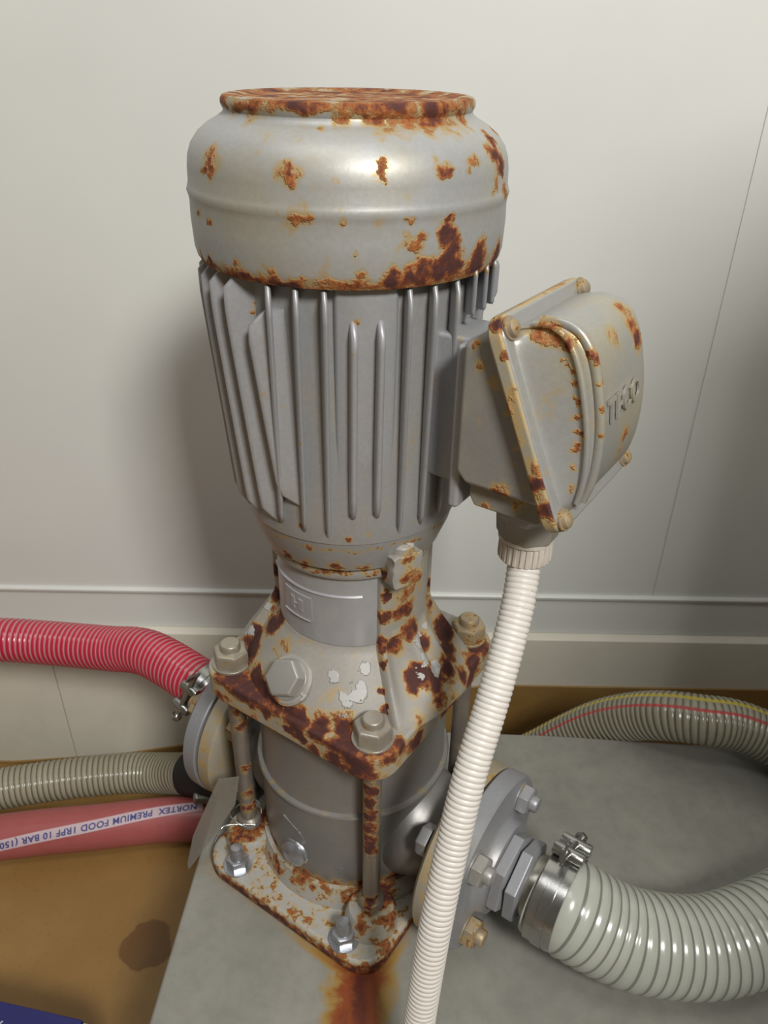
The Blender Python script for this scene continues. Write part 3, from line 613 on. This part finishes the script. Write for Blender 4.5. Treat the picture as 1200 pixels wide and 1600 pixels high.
for q in (0, 2):   # flat pads that carry the short fins
    Mq = Matrix.Rotation(D(QD+90*q), 4, 'Z'); bm = bmesh.new(); vs = []; ps = []; n = 12
    for i in range(n+1):
        z = 0.4045+(0.589-0.4045)*i/n; x = tipr(z)-0.0105
        for xx, y in ((0.075, -0.0205), (x-0.002, -0.0195), (x, -0.0175), (x+0.0012, 0), (x, 0.0175), (x-0.002, 0.0195), (0.075, 0.0205)): vs.append(Mq @ Vector((xx, y, z)))
    for i in range(n):
        for j in range(6): ps.append((i*7+j, i*7+j+1, i*7+8+j, i*7+7+j))
    ps.append(tuple(range(7))); ps.append(tuple(n*7+j for j in range(7))[::-1]); addmesh(bm, vs, ps); obj('fin_pad', bm, M['frame'], mot, ang=60)
# lumpy lugs at the joint of motor and stool
for k, a in enumerate((-58, 122)):
    F = MU.inverted() ; Mq = Matrix.Rotation(D(a), 4, 'Z'); bm = bmesh.new()
    box(bm, 0.064, 0.0870, -0.0130, 0.0130, 0.3625, 0.3890, Mq)
    bmesh.ops.subdivide_edges(bm, edges=bm.edges, cuts=5, use_grid_fill=True)
    random.seed(5+k)
    for v in bm.verts: v.co += Vector((random.uniform(-1, 1), random.uniform(-1, 1), random.uniform(-1, 1)))*0.0011
    lathe(bm, [(0, 0.386), (0.0098, 0.386), (0.0095, 0.394), (0.006, 0.3965), (0, 0.3965)], 14, Mq @ Matrix.Translation((0.0775, 0, 0)))
    obj('joint_lug', bm, M['lug'] if 'lug' in M else M['stool'], mot, 0.001)['label'] = 'flaking rusty lug at the motor joint'

# fan cover
bm = bmesh.new()
prof = [(0.1000, 0.6330), (0.1020, 0.6335), (0.1042, 0.6370), (0.1055, 0.6420), (0.1062, 0.6600), (0.1058, 0.6700), (0.1063, 0.6735), (0.1071, 0.6763), (0.1063, 0.6790), (0.1056, 0.6815), (0.1053, 0.6900), (0.1043, 0.6970), (0.1018, 0.7035), (0.0970, 0.7098), (0.0905, 0.7148), (0.0835, 0.7185), (0.0802, 0.7208), (0.0796, 0.7225), (0.0806, 0.7242), (0.0812, 0.7262), (0.0810, 0.7285), (0.0798, 0.7303), (0.0770, 0.7310), (0.072, 0.7306), (0.066, 0.7292), (0.04, 0.7288), (0.0, 0.7288)]
lathe(bm, prof, 160); fc = obj('fan_cover', bm, M['hood'], pump)
# terminal box
AB = -33.7; BT = D(23.4)
Ob = pol(1, AB); Tb = Vector((-Ob.y, Ob.x, 0)); Zb = Vector((0, 0, 1))
def Fb(o, t, z): return Ob*o+Tb*t+Zb*z
def hull(bm, ptsa, ptsb):
    a = [bm.verts.new(p) for p in ptsa]; b = [bm.verts.new(p) for p in ptsb]; n = len(a)
    bm.faces.new(a[::-1]); bm.faces.new(b)
    for i in range(n): bm.faces.new((a[i], a[(i+1) % n], b[(i+1) % n], b[i]))
dn = -Zb*math.cos(BT)+Ob*math.sin(BT); nb = Ob*math.cos(BT)+Zb*math.sin(BT)
C0 = Ob*0.1746+Zb*0.5647
def Fl(t, d, h): return C0+Tb*t+dn*d+nb*h
bm = bmesh.new()   # mounting pad between motor and box
for o0, o1, tw, z0, z1 in ((0.080, 0.115, 0.022, 0.492, 0.598), (0.1145, 0.1225, 0.0460, 0.487, 0.602)):
    hull(bm, [Fb(o0, t, z) for t, z in ((-tw, z0), (tw, z0), (tw, z1), (-tw, z1))], [Fb(o1, t, z) for t, z in ((-tw, z0), (tw, z0), (tw, z1), (-tw, z1))])
obj('box_pad', bm, M['frame'], mot, 0.003, 3)
tb = []
bm = bmesh.new()
prof = [(0.1225, 0.606), (0.1460, 0.618), (0.1905, 0.515), (0.1850, 0.512), (0.1300, 0.512), (0.1225, 0.520)]
hull(bm, [Fb(o, -0.0530, z) for o, z in prof], [Fb(o, 0.0530, z) for o, z in prof])
tbx = obj('terminal_box', bm, M['box'], pump, 0.004, 3)
bm = bmesh.new()
prof = [(0.130, 0.5130), (0.1880, 0.5130), (0.1870, 0.5000), (0.1810, 0.4930), (0.1340, 0.4930), (0.130, 0.5000)]
hull(bm, [Fb(o, -0.044, z) for o, z in prof], [Fb(o, 0.044, z) for o, z in prof])
lathe(bm, [(0, 0.496), (0.031, 0.496), (0.0290, 0.482), (0.024, 0.474), (0.0225, 0.4575), (0, 0.4575)], 8, Matrix.Translation(Ob*0.157) @ Matrix.Rotation(D(AB+22.5), 4, 'Z'))
obj('conduit_boss', bm, M['box'], tbx, 0.002, 2)
# lid: rim plate, wedge-shaped dome with bulged ridge, screws, raised letters
bm = bmesh.new()
FL = Matrix((Tb, dn, nb)).transposed().to_4x4(); FL = Matrix.Translation(C0) @ FL
if FL.determinant() < 0: pass
prism(bm, rrect(0.0612, 0.0677, 0.012, 6), -0.002, 0.0015, FL)
lid = obj('terminal_box_lid', bm, M['lid'], tbx, 0.002, 3)
bm = bmesh.new(); prism(bm, rrect(0.0624, 0.0689, 0.0125, 6), -0.0095, 0.0006, FL)
obj('lid_rim', bm, M['lidrim'], lid, 0.0025, 3)['label'] = 'ochre rusted lid edge'
dome = [(-0.0590, 0.0), (-0.0582, 0.0140), (-0.0550, 0.0255), (-0.0480, 0.0340), (-0.0380, 0.0380), (-0.0260, 0.0385), (-0.0100, 0.0365), (0.0080, 0.0328), (0.0260, 0.0265), (0.0420, 0.0185), (0.0540, 0.0095), (0.0600, 0.0)]
bm = bmesh.new(); rows = []
ts = [-0.0560, -0.0520, -0.0500, -0.0470, -0.0440, -0.0410, -0.036, -0.02, 0, 0.02, 0.036, 0.0410, 0.0440, 0.0470, 0.0500, 0.0520, 0.0560]
sc = [0.0, 0.42, 0.82, 0.98, 1.04, 1.03, 1.0, 1.0, 1.0, 1.0, 1.0, 1.03, 1.04, 0.98, 0.82, 0.42, 0.0]
# near side: skirt flat, with groove then ridge
ts = [-0.0590, -0.0560, -0.0475, -0.0465, -0.0480, -0.0465, -0.0435, -0.0400, -0.030, 0, 0.030, 0.0400, 0.0435, 0.0465, 0.0480, 0.0465, 0.0475, 0.0560, 0.0590]
sc = [0.0, 0.02, 0.60, 0.66, 0.76, 0.90, 0.99, 1.02, 1.0, 1.0, 1.0, 1.02, 0.99, 0.90, 0.76, 0.66, 0.60, 0.02, 0.0]
for t, k in zip(ts, sc):
    rows.append([bm.verts.new(Fl(t*0.93, d*(0.90+0.10*k) if k < 1 else d, 0.0010+h*k)) for d, h in dome])
for A_, B_ in zip(rows, rows[1:]):
    for i in range(len(dome)-1): bm.faces.new((A_[i], A_[i+1], B_[i+1], B_[i]))
dm = obj('lid_dome', bm, M['lid'], lid, ang=75)
ms = dm.modifiers.new('sub', 'SUBSURF'); ms.levels = 2; ms.render_levels = 2
for st_, sd in ((-1, -1), (1, -1), (-1, 1), (1, 1)):
    F = frame(Fl(st_*0.0530, sd*0.0605, 0.0015), nb); bm = bmesh.new()
    lathe(bm, [(0, 0), (0.0072, 0), (0.0072, 0.0012), (0.0058, 0.0014), (0.0052, 0.0040), (0.0030, 0.0055), (0.0, 0.0058)], 24, F)
    obj('lid_screw', bm, M['rustbolt'], lid)
for tt, kk, rr in ((-0.0395, 1.0, 0.0032), (-0.0438, 0.80, 0.0020)):
    sweep('lid_ridge', [Fl(tt, d, 0.0008+h*kk) for d, h in dome[1:-1]], lambda s, t: rr, M['lid'], lid, step=0.003, seg=12, hint=(0.3, 0.2, 1))
def dome_h(d):
    for (d0, h0), (d1, h1) in zip(dome, dome[1:]):
        if d0 <= d <= d1: return h0+(h1-h0)*(d-d0)/(d1-d0)
    return 0
vs, ps = text_faces('TECO', 0.0205, 0.0008, 1.12, 0.0004)
bm = bmesh.new(); addmesh(bm, [Fl(v.x*0.95-0.001, 0.006-v.y, 0.0012+dome_h(0.006-v.y)+v.z+0.0012) for v in vs], ps)
obj('raised_lettering', bm, M['lid'], lid)['label'] = 'raised cast maker lettering'

# ------------------------------------------------------------------ mating flanges with hose fittings
def fitting(s, name, label, hexr=True):
    root = empty(name, tuple(U*s*0.146+Vector((0, 0, 0))+Vector((0, 0, 0)))); root.location = (0, 0, 0)
    F = frame((0, 0, ZP), U*s); R2 = frame((0, 0, ZP), U*s)
    bm = bmesh.new(); lathe(bm, [(0.0, 0.1452), (0.0790, 0.1452), (0.0790, 0.1472), (0.0, 0.1472)], 64, F); obj('gasket', bm, M['dark'], root)
    bm = bmesh.new(); lathe(bm, [(0.0, 0.1473), (0.0850, 0.1473), (0.0862, 0.1488), (0.0862, 0.1640), (0.0845, 0.1660), (0.0520, 0.1665), (0.0470, 0.1700), (0.0445, 0.1780), (0.0, 0.1780)], 96, F)
    obj('flange_disc', bm, M['flange'], root)
    for k in range(4):
        a = D(45+90*k); T = F @ Matrix.Translation((0.0655*math.cos(a), 0.0655*math.sin(a), 0))
        bm = bmesh.new(); lathe(bm, [(0, 0.165), (0.0155, 0.165), (0.0155, 0.1675), (0, 0.1675)], 28, T); hexnut(bm, T @ Matrix.Rotation(0.2+k, 4, 'Z'), 0.0150, 0.0110, z0=0.1675)
        lathe(bm, [(0.0080, 0.178), (0.0080, 0.184), (0.0068, 0.1855), (0, 0.1857)], 20, T)
        hexnut(bm, T @ Matrix.Scale(-1, 4, (0, 0, 1)) @ Matrix.Rotation(0.5, 4, 'Z'), 0.0150, 0.0110, z0=-0.1225)
        obj('flange_bolt', bm, M['fbolt'] if k % 2 or s > 0 and k == 0 else M['rustbolt'], root, 0.0006)
    return root, F
ff, F = fitting(1, 'pipe_flange', '')
tag(ff, 'grey bolted pipe flange with hexagonal union on the right side of the pump', 'pipe flange')
bm = bmesh.new(); hexnut(bm, F @ Matrix.Rotation(0.25, 4, 'Z'), 0.0400, 0.0130, z0=0.1780); obj('union_body', bm, M['flange'], ff, 0.001)
bm = bmesh.new(); hexnut(bm, F @ Matrix.Rotation(0.55, 4, 'Z'), 0.0385, 0.0130, z0=0.1925); obj('union_nut', bm, M['flange'], ff, 0.001)
bm = bmesh.new(); lathe(bm, [(0.0, 0.2050), (0.0290, 0.2055), (0.0300, 0.2110), (0.0270, 0.2190), (0.0330, 0.2200), (0.0330, 0.2600), (0.0, 0.26)], 48, F); obj('hose_barb', bm, M['brass'], ff)
fg, G_ = fitting(-1, 'pipe_flange', '')
tag(fg, 'grey bolted pipe flange on the left of the pump, at the red hose end', 'pipe flange')
TL = (-U*1.0 + Vector((0, 0, 0.30))).normalized(); OL = -U*0.172+Vector((0, 0, ZP))
FN = frame(OL, TL); bm = bmesh.new(); lathe(bm, [(0.030, -0.006), (0.030, 0.020), (0.0265, 0.024), (0.0265, 0.062), (0, 0.062)], 48, FN); obj('hose_barb', bm, M['brass'], fg)

# ------------------------------------------------------------------ hoses
def ripple(r, pitch, amp, lead=1.0, r0=0.0):
    return lambda s, t: r+amp*math.cos(2*PI*(s/pitch-t*lead)+PI*0)
O1 = Vector((0, 0, ZP))+U*0.213
bigpts = [O1, O1+U*0.022+Vector((0, 0, -0.002)), (0.235, -0.143, 0.068), (0.270, -0.149, 0.057), (0.331, -0.146, 0.0455), (0.397, -0.127, 0.0455), (0.47, -0.092, 0.0455), (0.56, -0.045, 0.0455), (0.68, -0.015, 0.0455), (0.82, -0.015, 0.0455)]
big, frs, ss_ = sweep('suction_hose', bigpts, lambda s, t: 0.0400+min(s/0.03, 1)*0.0035+0.0006*math.cos(2*PI*(s/0.0105-t)), M['bighose'], step=0.0013, seg=64)
tag(big, 'thick translucent ribbed hose clamped to the right flange, curving across the plinth', 'hose')
red, _, _ = sweep('spiral_hose', [OL+TL*0.030, OL+TL*0.05, (-0.262, 0.182, 0.100), (-0.325, 0.210, 0.083), (-0.408, 0.230, 0.073), (-0.478, 0.235, 0.073), (-0.60, 0.235, 0.073), (-0.8, 0.22, 0.06)],
    lambda s, t: 0.0285+0.0006*math.cos(2*PI*(s/0.0074-t)), M['redhose'], step=0.0011, seg=56)
tag(red, 'bright red ribbed hose with pale spiral, running left from the pump above the kerb', 'hose')
clr, _, _ = sweep('clear_hose', [(-0.252, 0.270, -0.222), (-0.285, 0.291, -0.245), (-0.330, 0.311, -0.268), (-0.385, 0.317, -0.2765), (-0.485, 0.302, -0.2765), (-0.580, 0.281, -0.2765), (-0.70, 0.247, -0.2765), (-0.9, 0.18, -0.2765)],
    lambda s, t: 0.0318+0.0008*math.cos(2*PI*(s/0.0085-t)), M['clearhose'], step=0.0013, seg=56)
tag(clr, 'translucent beige ribbed hose ending in a black cuff, on the floor at left', 'hose')
cc, _, _ = sweep('rubber_cuff', [(-0.271, 0.2810, -0.233), (-0.240, 0.265, -0.217), (-0.205, 0.250, -0.208)], lambda s, t: 0.0345-0.002*min(1, max(0, (s-0.05)*40)), M['black'], clr, step=0.004, seg=40)
cc['label'] = 'black rubber end cuff'
# small metal cam-arm stub by the cuff
bm = bmesh.new(); F = frame((-0.252, 0.230, -0.226), Vector((1, 0.0, -0.02))); lathe(bm, [(0, 0), (0.0088, 0), (0.0100, 0.002), (0.0100, 0.006), (0.0085, 0.008), (0.0085, 0.075), (0, 0.075)], 24, F)
obj('cam_handle', bm, M['brass'], clr)['label'] = 'dull metal cam lever'
R_P = 0.0335
pinkpts = [(-0.196, 0.232, -0.2762), (-0.228, 0.232, -0.2762), (-0.312, 0.227, -0.2762), (-0.406, 0.213, -0.2762), (-0.499, 0.200, -0.2762), (-0.60, 0.180, -0.2762), (-0.8, 0.13, -0.2762)]
pk, pfr, pss = sweep('rubber_hose', pinkpts, lambda s, t: R_P-0.0015*math.exp(-s/0.02), M['pinkhose'], step=0.003, seg=64)
tag(pk, 'smooth dull pink hose with blue lettering on a pale band, lying on the floor', 'hose')
def on_hose(s, ang, h):
    f = s/pss[-1]*(len(pfr)-1); i = min(int(f), len(pfr)-2); t = f-i
    p = pfr[i][0].lerp(pfr[i+1][0], t); Uu = pfr[i][2].lerp(pfr[i+1][2], t); Vv = pfr[i][3].lerp(pfr[i+1][3], t)
    return p+(Uu*math.cos(ang)+Vv*math.sin(ang))*(R_P+h)
# V = T x U ; T points to -x, U up -> V points to +y?  angle < 0 is then towards the camera
SGN = 1 if pfr[3][3].y < 0 else -1
def band_ang(s): return SGN*(0.10+max(0, s-0.05)*3.3)
bm = bmesh.new(); rows = []
for i in range(90):
    s = 0.045+0.50*i/89; rows.append([bm.verts.new(on_hose(s, band_ang(s)+SGN*(w*0.24), 0.0004)) for w in (-1, -0.6, -0.2, 0.2, 0.6, 1)])
for a, b in zip(rows, rows[1:]):
    for j in range(5): bm.faces.new((a[j], a[j+1], b[j+1], b[j]))
o = obj('print_band', bm, M['band'], pk, recalc=False)
vs, ps = text_faces('NORTEX  PREMIUM FOOD 1RPF 10 BAR (150 PSI)', 0.0150, 0.0, 1.10, 0.00045)
xm = min(v.x for v in vs); bm = bmesh.new()
addmesh(bm, [on_hose(0.054+(v.x-xm)*0.885, band_ang(0.054+(v.x-xm)*0.885)+SGN*v.y/R_P*0.82, 0.0008) for v in vs], ps)
obj('hose_lettering', bm, M['bluetext'], pk, recalc=False)['label'] = 'blue printed lettering'
sh, _, _ = sweep('striped_hose', [(0.05, 0.205, -0.25), (0.13, 0.205, -0.18), (0.194, 0.203, -0.125), (0.244, 0.200, -0.085), (0.290, 0.194, -0.040), (0.322, 0.183, -0.006), (0.354, 0.165, 0.024), (0.384, 0.143, 0.048), (0.419, 0.127, 0.058), (0.459, 0.122, 0.055), (0.498, 0.110, 0.045), (0.522, 0.092, 0.037), (0.56, 0.078, 0.034), (0.65, 0.077, 0.034), (0.8, 0.08, 0.034)],
    lambda s, t: 0.0300+0.0007*math.cos(2*PI*(s/0.0068-t)), M['stripehose'], step=0.0011, seg=56)
tag(sh, 'grey ribbed hose with thin yellow and red stripes, arching over the plinth back edge', 'hose')
# white corrugated conduit with its gland nut
cpts = [(0.1306, -0.0871, 0.447), (0.1300, -0.0940, 0.432), (0.124, -0.115, 0.405), (0.108, -0.150, 0.356), (0.092, -0.180, 0.311), (0.080, -0.205, 0.259), (0.070, -0.228, 0.202), (0.062, -0.247, 0.125), (0.0575, -0.263, 0.050), (0.057, -0.280, 0.0150), (0.062, -0.32, 0.0135), (0.07, -0.40, 0.0135)]
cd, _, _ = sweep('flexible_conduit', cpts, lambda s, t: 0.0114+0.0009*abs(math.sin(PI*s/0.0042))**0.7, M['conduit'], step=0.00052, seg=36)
tag(cd, 'white corrugated cable conduit dropping from the terminal box in front of the pump', 'conduit')
gdir = Vector((-0.18, -0.16, -0.9)).normalized(); go = Ob*0.157+Vector((0.0, 0.0, 0.4580))
F = frame(go, Vector((0, 0, -1)))
bm = bmesh.new(); lathe(bm, [(0, 0), (0.0205, 0), (0.0205, 0.003), (0.0180, 0.0035)], 40, F)
def ridg(a, z, r): return r*(1.0+0.035*(1 if math.sin(a*26) > 0 else -0.4)) if 0.004 < z < 0.020 else r
lathe(bm, [(0.0180, 0.0035), (0.0188, 0.0045), (0.0190, 0.019), (0.0178, 0.0212), (0.0135, 0.0215)], 208, F, rfun=ridg)
obj('gland_nut', bm, M['gland'], cd, ang=30)['label'] = 'ribbed off-white gland nut'

# ------------------------------------------------------------------ clamps, tag, carton
def clamp(name, F, r, wid, label, az, wing=True, wingdir=1):
    root = empty(name); tag(root, label, 'hose clamp')
    bm = bmesh.new(); lathe(bm, [(r, 0), (r+0.0012, 0.0003), (r+0.0012, wid-0.0003), (r, wid)], 64, F); obj('clamp_band', bm, M['steel'], root)
    bm = bmesh.new(); lathe(bm, [(r, wid*0.30), (r+0.0024, wid*0.32), (r+0.0024, wid*0.68), (r, wid*0.70)], 64, F); obj('clamp_strap', bm, M['steel'], root)
    T = F @ Matrix.Rotation(az, 4, 'Z') @ Matrix.Translation((r+0.006, 0, wid*0.5))
    bm = bmesh.new()
    for y in (-0.013, 0.013):
        T2 = T @ Matrix.Translation((0, y, -wid*0.55)); lathe(bm, [(0, 0), (0.0055, 0), (0.0062, 0.001), (0.0062, wid*1.1-0.001), (0.0055, wid*1.1), (0, wid*1.1)], 24, T2)
    obj('trunnion', bm, M['steel'], root)
    T3 = T @ Matrix.Rotation(PI/2, 4, 'X') @ Matrix.Translation((0.002, 0, -0.034))
    bm = bmesh.new(); lathe(bm, [(0, 0), (0.0032, 0), (0.0032, 0.062), (0, 0.062)], 16, T3); hexnut(bm, T3, 0.0062, 0.006, z0=0.058); obj('clamp_screw', bm, M['steel'], root)
    if wing:
        bm = bmesh.new(); box(bm, -0.011, 0.011, -0.0012, 0.0012, -0.001, 0.005, T3 @ Matrix.Translation((0.004, 0, 0))); obj('wing_head', bm, M['steel'], root, 0.0005)
    bm = bmesh.new(); T4 = F @ Matrix.Rotation(az-0.62, 4, 'Z') @ Matrix.Translation((r+0.001, 0, wid*0.5)) @ Matrix.Rotation(PI/2, 4, 'Y')
    lathe(bm, [(0.0085, 0), (0.0085, 0.002), (0.0068, 0.0032), (0.0045, 0.0022), (0, 0.0022)], 28, T4); obj('clamp_rivet', bm, M['steel'], root)
    return root
FC = frame(Vector((0, 0, ZP))+U*0.217, U)
clamp('hose_clamp', FC, 0.0425, 0.026, 'shiny steel bolt clamp holding the thick translucent hose on the right', D(60))
FC2 = frame(OL+TL*0.036, TL)
clamp('hose_clamp', FC2, 0.0300, 0.020, 'small steel screw clamp on the end of the red hose', D(22))
# clear plastic tag on a wire ring round the left tie rod foot
tg = empty('plastic_tag'); tag(tg, 'long translucent grey plastic tag wired to the left foot of the pump', 'tag')
pl3 = [(-0.1740, -0.045, 0.000), (-0.1760, -0.041, 0.004), (-0.1670, -0.036, 0.043), (-0.1330, -0.034, 0.128), (-0.1120, -0.034, 0.132), (-0.1180, -0.038, 0.096), (-0.1440, -0.044, 0.052)]
bm = bmesh.new(); a = [bm.verts.new(Vector(p)+Vector((0, 0.0006, 0))) for p in pl3]; b = [bm.verts.new(Vector(p)-Vector((0, 0.0006, 0))) for p in pl3]
bm.faces.new(a[::-1]); bm.faces.new(b)
for i in range(len(a)): bm.faces.new((a[i], a[(i+1) % len(a)], b[(i+1) % len(b)], b[i]))
obj('tag_sheet', bm, M['tag'], tg)
rp = pol(0.1113, -169, 0); wpts = [(rp.x+0.016*math.cos(t)-0.003, rp.y+0.016*math.sin(t), 0.062+0.004*math.sin(t*2)) for t in [2*PI*k/16 for k in range(15)]]
sweep('wire_ring', wpts+[(-0.128, -0.038, 0.064), (-0.136, -0.044, 0.062), (-0.142, -0.046, 0.048)], lambda s, t: 0.0009, M['chrome'], tg, step=0.002, seg=10)
# blue printed carton at lower left
ct = empty('printed_carton'); tag(ct, 'dark blue carton with white printing at the bottom left corner on the floor', 'carton')
ex = Vector((-0.288+0.385, -0.123+0.105, 0)).normalized(); ey = Vector((-ex.y, ex.x, 0))
MC = Matrix.Translation((-0.288, -0.123, 0)) @ Matrix((ex, ey, Vector((0, 0, 1)))).transposed().to_4x4()
bm = bmesh.new(); box(bm, -0.26, 0, -0.16, 0, ZF+0.0005, -0.150, MC); obj('carton_body', bm, M['blue'], ct, 0.0015)
bm = bmesh.new(); box(bm, 0.0003, 0.018, -0.10, -0.0015, ZF+0.0005, -0.152, MC); obj('carton_flap', bm, M['cream'], ct, 0.002)
for txt, x in (('HW', -0.100), ('4 lite', -0.048)):
    vs, ps = text_faces(txt, 0.020, 0.0); bm = bmesh.new(); addmesh(bm, [MC @ Vector((v.x+x, v.y-0.026, -0.1496)) for v in vs], ps); obj('carton_print', bm, M['ink'], ct)

# ------------------------------------------------------------------ heights of the pump's own castings
SKIP = ('fan_cover', 'terminal', 'conduit_boss', 'lid', 'raised', 'port_', 'base_', 'anchor', 'box_pad')
seen = set()
def settle(o):
    for c in o.children:
        if not c.name.startswith(SKIP) and c.type == 'MESH' and c.data.name not in seen:
            seen.add(c.data.name)
            for v in c.data.vertices:
                z = v.co.z; k = 1+0.0105*min(max((z-0.05)/0.6, 0), 1); v.co.x *= k; v.co.y *= k; v.co.z = gz(z)
        settle(c)
settle(pump)
